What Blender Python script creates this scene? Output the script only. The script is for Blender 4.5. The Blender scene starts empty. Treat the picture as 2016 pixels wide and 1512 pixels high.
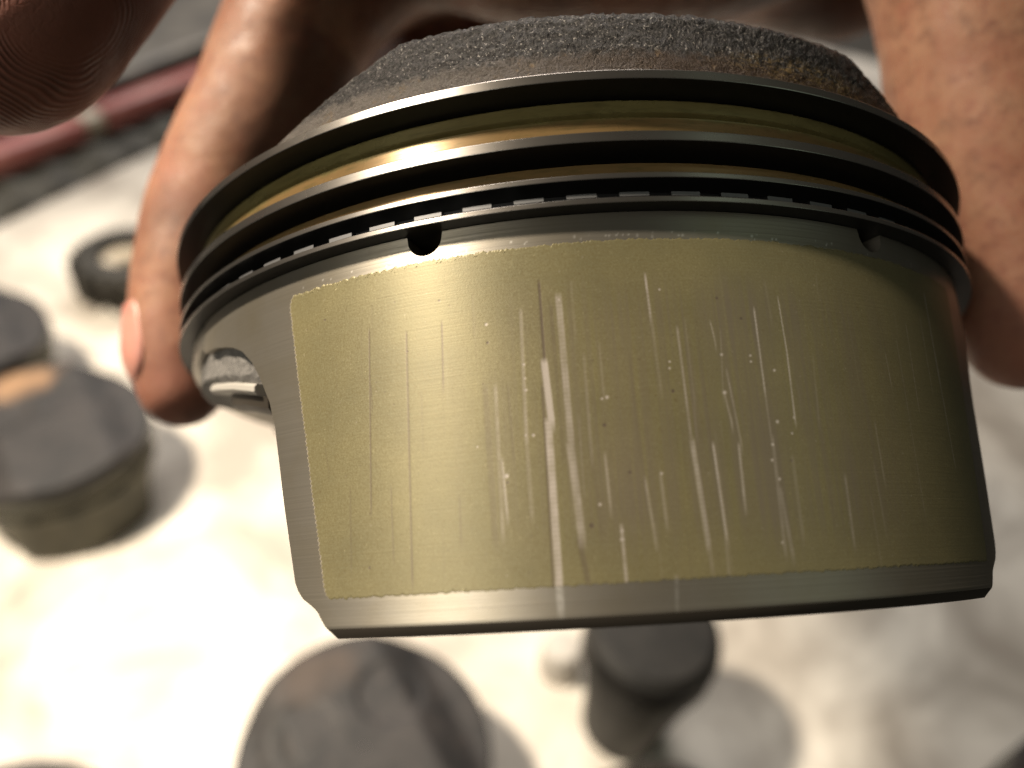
import bpy, math, random, time
import numpy as np
from mathutils import Matrix, Vector
random.seed(7); rng = np.random.default_rng(7)
MM = 0.001
R_ = math.radians
scene = bpy.context.scene
COL = scene.collection

# ------------------------------------------------------------------ camera, world, lamps
CAM_PITCH, CAM_ROLL, CAM_H = -0.735, 0.10, 350.0          # table frame, mm above the bench
def cam_axes(p, y, r):
    cy, sy, cp, sp, cr, sr = np.cos(y), np.sin(y), np.cos(p), np.sin(p), np.cos(r), np.sin(r)
    f = np.array([sy*cp, cy*cp, sp]); r0 = np.array([cy, -sy, 0.]); u0 = np.cross(r0, f)
    return cr*r0+sr*u0, -sr*r0+cr*u0, f
CR, CU, CF = cam_axes(CAM_PITCH, 0.0, CAM_ROLL)
CPOS = np.array([0., 0., CAM_H])
FPX = 1568.0
cam_d = bpy.data.cameras.new('camera'); cam = bpy.data.objects.new('camera', cam_d); COL.objects.link(cam)
cam_d.sensor_width = 36; cam_d.lens = 36*FPX/2016; cam_d.clip_start = 0.005; cam_d.clip_end = 20
cam_d.dof.use_dof = True; cam_d.dof.focus_distance = 0.0665; cam_d.dof.aperture_fstop = 14.5
m = Matrix(((CR[0], CU[0], -CF[0], CPOS[0]*MM), (CR[1], CU[1], -CF[1], CPOS[1]*MM), (CR[2], CU[2], -CF[2], CPOS[2]*MM), (0, 0, 0, 1)))
cam.matrix_world = m
scene.camera = cam

w = bpy.data.worlds.new('World'); scene.world = w; w.use_nodes = True
bg = w.node_tree.nodes['Background']; bg.inputs[0].default_value = (0.85, 0.80, 0.72, 1); bg.inputs[1].default_value = 0.014
scene.view_settings.view_transform = 'Standard'; scene.view_settings.look = 'None'
scene.view_settings.exposure = 0.0; scene.view_settings.gamma = 1.0
scene.cycles.max_bounces = 8; scene.cycles.glossy_bounces = 5; scene.cycles.use_denoising = True; scene.cycles.denoising_prefilter = 'NONE'
scene.cycles.sample_clamp_indirect = 6.0

def at(px, py, d):                                         # a point d mm in front of the camera
    return CPOS + d*(CF + CR*((px-1008)/FPX) - CU*((py-756)/FPX))
def on_plane(px, py, z):                                   # where that line of sight meets height z
    dr = CF + CR*((px-1008)/FPX) - CU*((py-756)/FPX)
    return CPOS + dr*((z-CPOS[2])/dr[2])

# pose of the held piston: its own frame (x right, y away, z towards the crown) against the camera
PR, PU, PF = cam_axes(0.24747, -0.07069, -0.05784)
PC = np.array([0., -106.045, 2.4216])
A_cw = np.stack([CR, CU, CF], 1); A_cp = np.stack([PR, PU, PF], 1)
ROT = A_cw @ A_cp.T
PORG = CPOS - ROT @ PC
YAW = R_(11.5)
PM = Matrix([list(ROT[i])+[PORG[i]*MM] for i in range(3)]+[[0, 0, 0, 1]]) @ Matrix.Rotation(YAW, 4, 'Z')
def pis_dir(v): return ROT @ np.array(v, float)
def pis_pt(v): return PORG + ROT @ np.array(v, float)

def lamp(name, kind, loc, target, power, col, **kw):
    d = bpy.data.lights.new(name, kind); d.energy = power; d.color = col
    for k, v in kw.items(): setattr(d, k, v)
    o = bpy.data.objects.new(name, d); COL.objects.link(o)
    loc = Vector(loc)*MM; tg = Vector(target)*MM
    o.matrix_world = Matrix.Translation(loc) @ (tg-loc).to_track_quat('-Z', 'Y').to_matrix().to_4x4()
    return o
KEYDIR = pis_dir((-.505, -.592, .63))
KEYPOS = pis_pt((-11, -46, 28)) + KEYDIR*600
lamp('work_lamp', 'SPOT', KEYPOS, on_plane(-20, 1450, 0), 60, (1.0, .87, .69), spot_size=R_(78), spot_blend=1., shadow_soft_size=.034)
FILLDIR = pis_dir((.77, -.62, .16))
lamp('room_light', 'AREA', pis_pt((15, -46, 15)) + FILLDIR*900, pis_pt((15, -46, 15)), 0.26, (.78, 1.0, .78), shape='RECTANGLE', size=.34, size_y=.7)
lamp('added_front_fill', 'AREA', pis_pt((0, -46, 20)) + pis_dir((-.55, -.83, -.06))*800, pis_pt((0, -46, 20)), 1.75, (1.0, .96, .82), shape='RECTANGLE', size=.4, size_y=.25)  # added fill lamp, lifts the lands and the left of the skirt
lamp('added_paper_light', 'AREA', (-420, 1550, 1250), (150, 250, 0), 27, (1.0, .93, .86), shape='RECTANGLE', size=1.2, size_y=.5)  # added lamp beyond the piston, brightens the paper

# ------------------------------------------------------------------ helpers
def tag(o, label=None, cat=None, group=None, kind=None):
    for k, v in (('label', label), ('category', cat), ('group', group), ('kind', kind)):
        if v: o[k] = v
    return o
def empty(name, mat):
    o = bpy.data.objects.new(name, None); COL.objects.link(o); o.matrix_world = mat; o.empty_display_size = .01
    return o
def mesh(name, V, F, smooth=True, angle=None, attrs=None):
    """V (n,3) mm, F (m,k) int array or list of such arrays"""
    me = bpy.data.meshes.new(name)
    Fs = F if isinstance(F, list) else [F]
    V = np.asarray(V, np.float64)*MM
    me.vertices.add(len(V)); me.vertices.foreach_set('co', V.astype(np.float32).ravel())
    loops = np.concatenate([f.ravel() for f in Fs]).astype(np.int32)
    tot = np.concatenate([np.full(len(f), f.shape[1]) for f in Fs]).astype(np.int32)
    me.loops.add(len(loops)); me.loops.foreach_set('vertex_index', loops)
    me.polygons.add(len(tot)); me.polygons.foreach_set('loop_start', np.concatenate([[0], np.cumsum(tot)[:-1]]).astype(np.int32))
    me.polygons.foreach_set('use_smooth', np.full(len(tot), smooth))
    for k, a in (attrs or {}).items():
        at_ = me.attributes.new(k, 'FLOAT', 'POINT'); at_.data.foreach_set('value', np.asarray(a, np.float32).ravel())
    me.update(calc_edges=True)
    if angle: me.set_sharp_from_angle(angle=R_(angle))
    return me
def obj(name, me, mat, parent=None, loc=None):
    o = bpy.data.objects.new(name, me); COL.objects.link(o)
    if mat and not me.materials: me.materials.append(mat)
    if parent: o.parent = parent
    if loc is not None: o.location = Vector(loc)*MM
    return o
def grid_faces(nr, nc, wrap=False, off=0, flip=False):
    i, j = np.meshgrid(np.arange(nr-1), np.arange(nc if wrap else nc-1), indexing='ij')
    j2 = (j+1) % nc
    f = np.stack([i*nc+j, i*nc+j2, (i+1)*nc+j2, (i+1)*nc+j], -1).reshape(-1, 4)+off
    return f[:, ::-1] if flip else f
def cyl(r, ph, z):                                          # ph in degrees from the piston's -y
    ph = np.radians(ph); return np.stack(np.broadcast_arrays(r*np.sin(ph), -r*np.cos(ph), z), -1)
def lathe(name, prof, n=360, closed=False, angle=30, arc=None):
    prof = np.array(prof, float)
    if closed: prof = np.vstack([prof, prof[:1]])
    if arc is None:
        ph = np.linspace(0, 360, n, endpoint=False); wrap = True
    else:
        ph = np.linspace(arc[0], arc[1], n); wrap = False
    V = cyl(prof[:, :1], ph[None, :], prof[:, 1:2])
    return mesh(name, V.reshape(-1, 3), grid_faces(len(prof), len(ph), wrap), True, angle)
def vnoise(p, seed=0):
    """smooth value noise on an (n,3) array"""
    p = np.asarray(p, float); i = np.floor(p).astype(np.int64); f = p-i; f = f*f*(3-2*f); out = 0
    for dx in (0, 1):
        for dy in (0, 1):
            for dz in (0, 1):
                h = (i[:, 0]+dx)*73856093 ^ (i[:, 1]+dy)*19349663 ^ (i[:, 2]+dz)*83492791 ^ (seed*2654435761)
                h = (h ^ (h >> 13))*1274126177 & 0x7fffffff; h = (h ^ (h >> 15))*69069 & 0xffffff
                out = out + (h/0xffffff)*np.where(dx, f[:, 0], 1-f[:, 0])*np.where(dy, f[:, 1], 1-f[:, 1])*np.where(dz, f[:, 2], 1-f[:, 2])
    return out*2-1

# ------------------------------------------------------------------ materials
class N:
    def __init__(s, name):
        s.m = bpy.data.materials.new(name); s.m.use_nodes = True; s.t = s.m.node_tree; s.b = s.t.nodes['Principled BSDF']
        tc = s.t.nodes.new('ShaderNodeTexCoord'); mp = s.t.nodes.new('ShaderNodeMapping'); mp.inputs['Scale'].default_value = (1000, 1000, 1000)
        s.t.links.new(tc.outputs['Object'], mp.inputs[0]); s.co = mp.outputs[0]      # object space in mm
    def n(s, typ, ins=None, **kw):
        d = s.t.nodes.new(typ)
        for k, v in kw.items(): setattr(d, k, v)
        for k, v in (ins or {}).items(): s.put(d.inputs[k], v)
        return d
    def put(s, sock, v):
        if isinstance(v, bpy.types.NodeSocket): s.t.links.new(v, sock)
        elif isinstance(v, tuple) and len(v) == 3 and sock.type == 'RGBA': sock.default_value = (*v, 1)
        else: sock.default_value = v
    def set(s, **kw):
        for k, v in kw.items(): s.put(s.b.inputs[k.replace('_', ' ')], v)
        return s
    def scaled(s, sc, vec=None): return s.n('ShaderNodeVectorMath', {0: vec or s.co, 1: sc}, operation='MULTIPLY').outputs[0]
    def noise(s, scale, detail=3, rough=.55, vec=None, dist=0): return s.n('ShaderNodeTexNoise', {'Vector': vec or s.co, 'Scale': scale, 'Detail': detail, 'Roughness': rough, 'Distortion': dist}).outputs[0]
    def ramp(s, fac, *st):
        r = s.n('ShaderNodeValToRGB', {0: fac}); e = r.color_ramp.elements
        while len(e) < len(st): e.new(.5)
        for el, (p, c) in zip(e, st): el.position = p; el.color = (*c, 1) if isinstance(c, tuple) else (c, c, c, 1)
        return r.outputs[0]
    def mix(s, f, a, b, mode='MIX'):
        d = s.n('ShaderNodeMix', data_type='RGBA', blend_type=mode); s.put(d.inputs[0], f); s.put(d.inputs[6], a); s.put(d.inputs[7], b); return d.outputs[2]
    def math(s, op, a, b=0., c=0., clamp=False): return s.n('ShaderNodeMath', {0: a, 1: b, 2: c}, operation=op, use_clamp=clamp).outputs[0]
    def attr(s, name): return s.n('ShaderNodeAttribute', attribute_name=name).outputs['Fac']
    def sep(s): return s.n('ShaderNodeSeparateXYZ', {0: s.co}).outputs
    def bump(s, h, strength, dist): return s.n('ShaderNodeBump', {'Height': h, 'Strength': strength, 'Distance': dist*MM}).outputs[0]
    def tangent(s): return s.n('ShaderNodeTangent', direction_type='RADIAL', axis='Z').outputs[0]

def turned(name, base, rough, metal, aniso, bumpd, fine=5., tint=None, coat=0., amber=None):
    """metal turned on a lathe: fine rings round the axis, faint stains"""
    k = N(name)
    rings = k.noise(1, 2, .6, k.scaled((.05, .05, fine)))
    stain = k.noise(.12, 4, .6)
    c = k.mix(k.ramp(stain, (.35, 0.), (.7, 1.)), base, tint or tuple(x*.8 for x in base))
    c = k.mix(k.math('MULTIPLY', rings, .35), c, tuple(x*.55 for x in base))
    if amber: c = k.mix(k.ramp(k.math('MULTIPLY_ADD', k.noise(.6, 4, .6), 1.2, k.math('SUBTRACT', 38.9, k.sep()[2])), (0., 0.), (.5, 1.)), c, amber); c = k.mix(k.ramp(k.noise(1, 4, .7, k.scaled((.35, .35, 2.2))), (.5, 0.), (.68, .6)), c, tuple(x*.45 for x in base))
    k.set(Base_Color=c, Metallic=metal, Roughness=k.math('MULTIPLY_ADD', stain, .15, rough-.07), Anisotropic=aniso, Anisotropic_Rotation=.25, Tangent=k.tangent(), Normal=k.bump(rings, .5, bumpd))
    if coat: k.set(Coat_Weight=coat, Coat_Roughness=.12)
    return k.m
m_alu = turned('turned_aluminium', (.40, .37, .32), .42, .85, .55, .02)
m_land = turned('varnished_aluminium', (.29, .245, .10), .28, .35, .6, .02, 6, (.20, .15, .055), amber=(.26, .165, .07))
m_ring = turned('ring_steel', (.50, .46, .42), .27, .95, .3, .006, 9)
k = N('ring_black'); k.set(Base_Color=(.018, .017, .016), Metallic=.0, Roughness=.42, Specular_IOR_Level=.3); m_rblack = k.m
m_inner = turned('machined_inner', (.30, .28, .25), .45, .9, .2, .02)
def coat_mat(name, detail=True):
    k = N(name)
    lines = k.noise(1, 3, .65, k.scaled((.07, .07, 5.5)))
    grain = k.noise(6, 2, .75); big = k.noise(.13, 4, .6)
    spots = k.noise(2.2, 3, .6)
    c = k.mix(k.ramp(big, (.3, 0.), (.72, 1.)), (.285, .252, .135), (.205, .187, .108))
    c = k.mix(k.ramp(grain, (.3, .55), (.62, 0.)), c, (.17, .13, .055))
    c = k.mix(k.ramp(grain, (.66, 0.), (.80, .5)), c, (.62, .52, .28))
    c = k.mix(k.ramp(spots, (.24, .7), (.33, 0.)), c, (.16, .12, .06))
    c = k.mix(k.math('MULTIPLY', lines, .42), c, (.20, .165, .075))
    rough = k.math('MULTIPLY_ADD', grain, .22, .33); metal = .28
    nrm = k.bump(k.math('MULTIPLY_ADD', grain, .6, lines), .55, .018)
    if detail:
        s = k.attr('silver'); d = k.attr('dark'); wr = k.attr('worn')
        c = k.mix(k.math('MULTIPLY', wr, .8), c, (.20, .165, .12))
        c = k.mix(d, c, (.125, .092, .075))
        c = k.mix(k.math('MULTIPLY', s, .95), c, (.59, .52, .465))
        rough = k.math('MULTIPLY_ADD', s, -.10, rough)
        hgt = k.math('SUBTRACT', 0., k.math('MULTIPLY_ADD', d, .5, s))
        nrm = k.n('ShaderNodeBump', {'Height': hgt, 'Strength': .25, 'Distance': .012*MM, 'Normal': nrm}).outputs[0]
    k.set(Base_Color=c, Metallic=metal, Roughness=rough, Anisotropic=.55, Anisotropic_Rotation=.25, Tangent=k.tangent(), Normal=nrm)
    return k.m
m_coat = coat_mat('skirt_coating'); m_coat_plain = coat_mat('skirt_coating_plain', False)
k = N('skirt_metal'); rings = k.noise(1, 2, .5, k.scaled((.04, .04, 5.5))); st = k.noise(.2, 3, .6)
c = k.mix(k.math('MULTIPLY', rings, .35), (.43, .39, .33), (.22, .20, .17)); c = k.mix(k.ramp(st, (.4, 0.), (.75, .5)), c, (.34, .29, .20)); c = k.mix(k.attr('silver'), c, (.8, .76, .7))
k.set(Base_Color=c, Metallic=.8, Roughness=.42, Anisotropic=.6, Anisotropic_Rotation=.25, Tangent=k.tangent(), Normal=k.bump(rings, .6, .03)); m_skirt = k.m
k = N('carbon'); g = k.noise(3.6, 4, .72); g2 = k.noise(1.3, 3, .6); sp = k.noise(.33, 3, .6); px, py_, pz = k.sep()
low = k.ramp(k.math('MULTIPLY_ADD', g2, 2.6, k.math('SUBTRACT', 45.0, pz)), (.1, 0.), (1.4, 1.))
c = k.mix(k.ramp(g, (.35, 0.), (.75, 1.)), (.007, .006, .007), (.10, .092, .088)); spk = k.noise(4.2, 2, .6); c = k.mix(k.math('MULTIPLY', k.ramp(spk, (.61, 0.), (.70, .8)), k.math('SUBTRACT', 1., low)), c, (.40, .37, .34)); c = k.mix(k.math('MULTIPLY', k.math('MULTIPLY', low, k.attr('brown')), .9), c, (.055, .034, .022)); c = k.mix(k.math('MULTIPLY', k.math('MULTIPLY', low, k.math('SUBTRACT', 1., k.attr('brown'))), .5), c, (.22, .19, .165))  # pale specks paint sparkle into the carbon colour
tan = k.math('MULTIPLY', k.ramp(k.noise(1.1, 5, .75), (.54, 0.), (.60, 1.)), k.math('MULTIPLY', low, k.ramp(sp, (.5, 0.), (.6, 1.))))
c = k.mix(k.math('MULTIPLY', tan, .5), c, (.20, .13, .06)); gp = k.noise(1, 4, .75, k.scaled((1.6, 1.6, 4.))); c = k.mix(k.math('MULTIPLY', k.attr('gold'), k.ramp(gp, (.49, 0.), (.57, .7))), c, (.25, .165, .06))
k.set(Base_Color=c, Roughness=k.math('MULTIPLY_ADD', g, .3, .2), Metallic=.45, Normal=k.bump(g, 1., .26)); m_carbon = k.m
k = N('cast_aluminium'); g = k.noise(2.0, 5, .7); k.set(Base_Color=k.ramp(g, (.3, (.10, .095, .09)), (.7, (.25, .235, .22))), Metallic=.1, Roughness=.7, Normal=k.bump(g, .9, .25)); m_cast = k.m
k = N('bare_steel'); k.set(Base_Color=(.10, .10, .105), Metallic=.9, Roughness=.38); m_dark = k.m
k = N('bright_chamfer'); k.set(Base_Color=(.50, .47, .43), Metallic=.3, Roughness=.6); m_bright = k.m

def skin_mat():
    k = N('skin')
    a = k.noise(.16, 4, .6); b = k.noise(.7, 4, .6); pores = k.n('ShaderNodeTexVoronoi', {'Vector': k.co, 'Scale': 1.5}, feature='F1').outputs[0]
    fine = k.noise(2.6, 4, .65); cells = k.n('ShaderNodeTexVoronoi', {'Vector': k.n('ShaderNodeVectorMath', {0: k.co, 1: k.n('ShaderNodeTexNoise', {'Vector': k.co, 'Scale': .8}).outputs['Color']}, operation='ADD').outputs[0], 'Scale': 1.05}, feature='DISTANCE_TO_EDGE').outputs[0]; lines = k.ramp(cells, (0., 0.), (.16, 1.))
    c = k.mix(k.ramp(a, (.32, 0.), (.68, 1.)), (.34, .152, .094), (.43, .235, .148))
    c = k.mix(k.ramp(b, (.5, 0.), (.75, .5)), c, (.34, .11, .085))
    c = k.mix(k.math('MULTIPLY', k.ramp(k.noise(.35, 5, .65), (.50, 0.), (.66, 1.)), .5), c, (.17, .09, .06))     # grimy patches
    tip_shade = k.attr('tip_shade'); c = k.mix(k.attr('grime_shade'), c, (.06, .028, .02)); c = k.mix(tip_shade, c, (.25, .10, .072))  # palm and fingertip shade mixed into the skin colour, along with grime
    rp = k.attr('ridge'); rm = k.attr('ridge_mask'); sn = k.math('SINE', rp)
    c = k.mix(k.math('MULTIPLY', rm, k.ramp(sn, (.0, .55), (.5, 0.))), c, (.035, .014, .010))
    cr = k.attr('crease'); c = k.mix(k.math('MULTIPLY', cr, .5), c, (.26, .10, .065))
    h = k.math('ADD', k.math('MULTIPLY', fine, .5), k.math('MULTIPLY_ADD', pores, .3, k.math('MULTIPLY', lines, .22)))
    h = k.math('ADD', h, k.math('MULTIPLY', k.math('MULTIPLY', rm, sn), .9))
    k.set(Base_Color=c, Roughness=k.ramp(k.noise(.25, 4, .65), (.38, .42), (.58, .6)), Specular_IOR_Level=.28, Subsurface_Weight=.18, Subsurface_Radius=(1., .35, .2), Subsurface_Scale=.0025, Normal=k.bump(h, .55, .15))
    return k.m
m_skin = skin_mat()
k = N('nail'); k.set(Base_Color=k.ramp(k.noise(.4, 3), (.3, (.46, .20, .16)), (.7, (.52, .26, .20))), Roughness=.32, Subsurface_Weight=.15, Subsurface_Radius=(1., .4, .3), Subsurface_Scale=.0015); m_nail = k.m
k = N('nail_edge'); k.set(Base_Color=(.62, .5, .38), Roughness=.45); m_naile = k.m

k = N('paper'); a = k.noise(.011, 5, .62, dist=.6); b = k.noise(.045, 4, .6); px, py_, pz = k.sep()
c = k.mix(k.ramp(a, (.38, 0.), (.62, 1.)), (.80, .75, .67), (.37, .33, .285)); c = k.mix(k.ramp(b, (.5, 0.), (.75, .45)), c, (.36, .31, .26))
k.set(Base_Color=c, Roughness=.7, Normal=k.bump(b, .3, 2.)); m_paper = k.m
k = N('bench_top'); k.set(Base_Color=k.ramp(k.noise(.02, 5), (.35, (.045, .042, .038)), (.7, (.11, .10, .085))), Roughness=.6); m_bench = k.m
k = N('rubber_mat'); a = k.noise(.03, 4, .65, dist=1.); k.set(Base_Color=k.ramp(a, (.35, (.028, .026, .022)), (.7, (.12, .113, .092))), Roughness=.7, Normal=k.bump(a, .6, 4.)); m_mat = k.m
k = N('red_paint'); k.set(Base_Color=k.ramp(k.noise(.04, 3), (.35, (.40, .11, .10)), (.7, (.50, .20, .17))), Roughness=.4); m_red = k.m
k = N('pale_plastic'); k.set(Base_Color=(.55, .48, .38), Roughness=.5); m_pale = k.m
k = N('crown_deposit'); a = k.noise(.05, 4, .65); b = k.noise(.2, 4, .6)
c = k.mix(k.ramp(a, (.35, 0.), (.68, 1.)), (.006, .0055, .006), (.030, .026, .0255)); c = k.mix(k.ramp(b, (.58, 0.), (.72, .5)), c, (.055, .040, .032))
sp = k.attr('rust'); c = k.mix(sp, c, (.42, .24, .12))
k.set(Base_Color=c, Metallic=.1, Roughness=.62, Normal=k.bump(b, .5, .4)); m_crown2 = k.m
k = N('dull_land'); k.set(Base_Color=k.ramp(k.noise(.1, 3), (.3, (.05, .05, .042)), (.7, (.12, .115, .09))), Metallic=.7, Roughness=.4); m_land2 = k.m
k = N('dark_underside'); k.set(Base_Color=(.055, .045, .035), Metallic=.4, Roughness=.5); m_under = k.m  # dark brown for skirt bottom faces and boss steps
SCRATCHES=[(-13.4,25.3,-13.37,19.05,0.29,-0.75),(-13.43,18.85,-13.15,14.24,0.7,1.0),(-13.43,14.26,-13.44,0.76,0.75,0.9),(-13.73,16.91,-13.94,2.0,0.29,-0.5),(-11.68,24.03,-11.53,12.41,0.7,0.58),(-11.62,12.42,-11.21,5.6,0.8,0.58),(-11.45,5.44,-10.95,2.39,0.58,-0.4),(-12.41,23.33,-12.25,11.39,0.42,-0.25),(-15.3,23.07,-15.49,12.66,0.38,0.35),(-15.49,12.66,-15.42,7.47,0.42,0.2),(-3.38,25.29,-3.28,22.06,0.25,0.85),(-3.23,22.06,-3.03,16.35,0.33,0.18),(-0.87,20.89,-0.73,12.38,0.25,0.42),(-0.67,12.15,-0.26,4.63,0.54,0.62),(-0.26,4.63,-0.14,2.95,0.42,0.2),(1.26,11.75,1.46,5.25,0.29,0.72),(1.4,4.86,1.31,2.53,0.33,0.22),(3.41,17.42,3.95,11.81,0.21,0.32),(3.68,11.69,3.55,7.35,0.29,0.58),(2.4,21.35,2.64,19.9,0.17,0.5),(7.05,22.49,7.0,15.92,0.21,0.8),(7.0,15.92,7.01,12.23,0.21,0.25),(9.84,23.49,9.96,18.91,0.17,0.75),(9.96,18.91,9.78,13.8,0.21,0.7),(33.03,26.23,32.7,17.88,0.21,0.7),(32.7,17.88,32.47,10.82,0.17,0.5),(30.8,23.55,30.48,17.44,0.12,0.4),(27.48,22.6,26.98,15.45,0.12,0.35),(25.16,21.06,24.66,6.64,0.12,0.2),(22.85,19.46,22.91,17.17,0.17,0.25),(14.45,9.17,14.3,4.43,0.33,0.3),(19.44,13.45,19.4,9.02,0.25,0.2),(-30.93,23.39,-30.96,8.87,0.21,-0.55),(-30.78,18.63,-30.7,16.94,0.17,-0.4),(-33.33,10.65,-33.27,4.36,0.25,-0.2),(-26.77,22.57,-26.77,3.31,0.25,-0.5),(-23.02,22.93,-23.09,17.94,0.21,-0.55),(-28.77,10.27,-28.63,5.26,0.21,-0.35),(-21.93,8.99,-21.94,6.0,0.25,-0.25),(-19.05,17.35,-18.81,5.83,0.67,-0.22),(-36.47,14.25,-35.94,12.11,0.17,-0.2),(-17.84,11.56,-17.64,7.6,0.29,0.5),(-18.09,17.26,-18.1,6.15,0.42,0.22),(-16.91,17.16,-16.72,11.67,0.25,-0.22),(-7.72,6.12,-7.7,2.31,0.33,0.6),(-8.6,11.38,-8.53,7.69,0.29,0.4),(-5.25,9.45,-4.88,5.09,0.29,0.4),(-3.85,9.77,-3.74,6.37,0.33,0.28),(-9.73,19.05,-9.78,11.25,0.33,0.18),(-8.26,19.77,-8.25,16.18,0.21,0.2),(-9.9,12.39,-9.44,5.7,0.5,-0.15),(-5.55,18.84,-5.43,11.04,0.38,-0.12),(12.89,18.79,12.41,13.42,0.25,0.12),(8.93,10.65,8.85,4.96,0.38,0.16),(7.12,12.23,6.85,3.92,0.38,0.25),(7.18,8.38,7.53,3.53,0.42,0.25),(-13.68,2.52,-13.38,0.48,0.38,0.75),(-3.37,2.28,-3.57,0.41,0.38,0.5),(3.31,20.69,2.79,15.42,0.12,0.25),(2.92,15.62,3.27,13.45,0.21,0.5)]
GLINTS=[(-15.33,18.72,0.21),(-15.31,17.63,0.17),(-15.28,16.71,0.21),(3.11,18.72,0.21),(2.94,15.7,0.29),(7.86,13.4,0.25),(7.06,11.64,0.25),(6.79,10.45,0.21),(7.25,9.02,0.21),(8.31,17.47,0.21),(6.01,18.64,0.17),(5.98,18.15,0.17),(9.71,13.72,0.21),(9.24,12.49,0.17),(-17.5,10.32,0.29),(-7.71,5.79,0.25),(-7.74,5.18,0.29),(-3.45,1.34,0.25),(-18.66,22.27,0.21),(-7.98,15.69,0.25),(-8.44,15.6,0.17),(-1.94,18.23,0.17),(-2.01,17.71,0.17),(-15.54,13.24,0.17),(-14.85,13.2,0.21),(-2.16,24.08,0.17),(-9.41,7.77,0.21),(-3.76,9.76,0.21),(6.68,4.37,0.17),(-20.05,12.69,0.12),(-11.66,23.69,0.21)]
PITS=[(3.36,23.32,0.21),(-8.42,13.58,0.25),(-18.6,20.77,0.21),(-23.2,24.79,0.17),(-26.71,20.98,0.17),(5.58,21.66,0.21),(-10.27,6.28,0.29),(-31.21,4.34,0.17),(-1.91,15.92,0.25),(8.77,10.38,0.17),(-36.49,25.21,0.17),(-17.4,9.82,0.17),(-6.54,9.96,0.21)]
# ------------------------------------------------------------------ piston
EDGE = np.array([(-.9, 35.4), (-.3, 35.7), (.1, 36.4), (.9, 37.1), (1.25, 37.35), (1.7, 38.05), (2.3, 39.3), (2.9, 39.95), (3.6, 40.4), (7.6, 41.5), (9.7, 42.1), (14.2, 43.2), (17, 43.9), (19.3, 44.9), (22, 46.9), (23.6, 48.5), (25.04, 50.6), (25.9, 53.0), (26.4, 55.2), (27.05, 58.5), (27.3, 61), (27.5, 63.), (31, 63.)])
RS = 47.53; ZTOP = 30.75
def half(z): return np.interp(z, EDGE[:, 0], EDGE[:, 1])
HOLES = (-24.55, 23.75)
def ztop(ph):
    z = np.full_like(ph, ZTOP)
    for h in HOLES:
        d = np.abs(ph-h)*np.pi/180*RS; s = d < 1.5
        z = np.where(s, np.minimum(z, 30.35-np.sqrt(np.maximum(1.5**2-d*d, 0))), z)
    return z
def capsule_val(ph, z, s):
    """soft mask of one scratch in (degrees, mm); width grows and fades like a drag mark"""
    p0, z0, p1, z1, wd, it = s
    t = np.clip((z0-z)/max(z0-z1, .05), 0, 1)
    x = (ph-(p0+(p1-p0)*t))*np.pi/180*RS
    wd = wd*.8
    end = np.clip((z0-z)/.5+.6, 0, 1)*np.clip((z-z1)/1.2+.9, 0, 1)
    prof = np.clip((1.12-np.abs(x)/(wd*.5))*2.0, 0, 1)
    return prof*end*abs(it)*(np.abs(z-(z0+z1)/2) < (z0-z1)/2+1.2)
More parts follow.
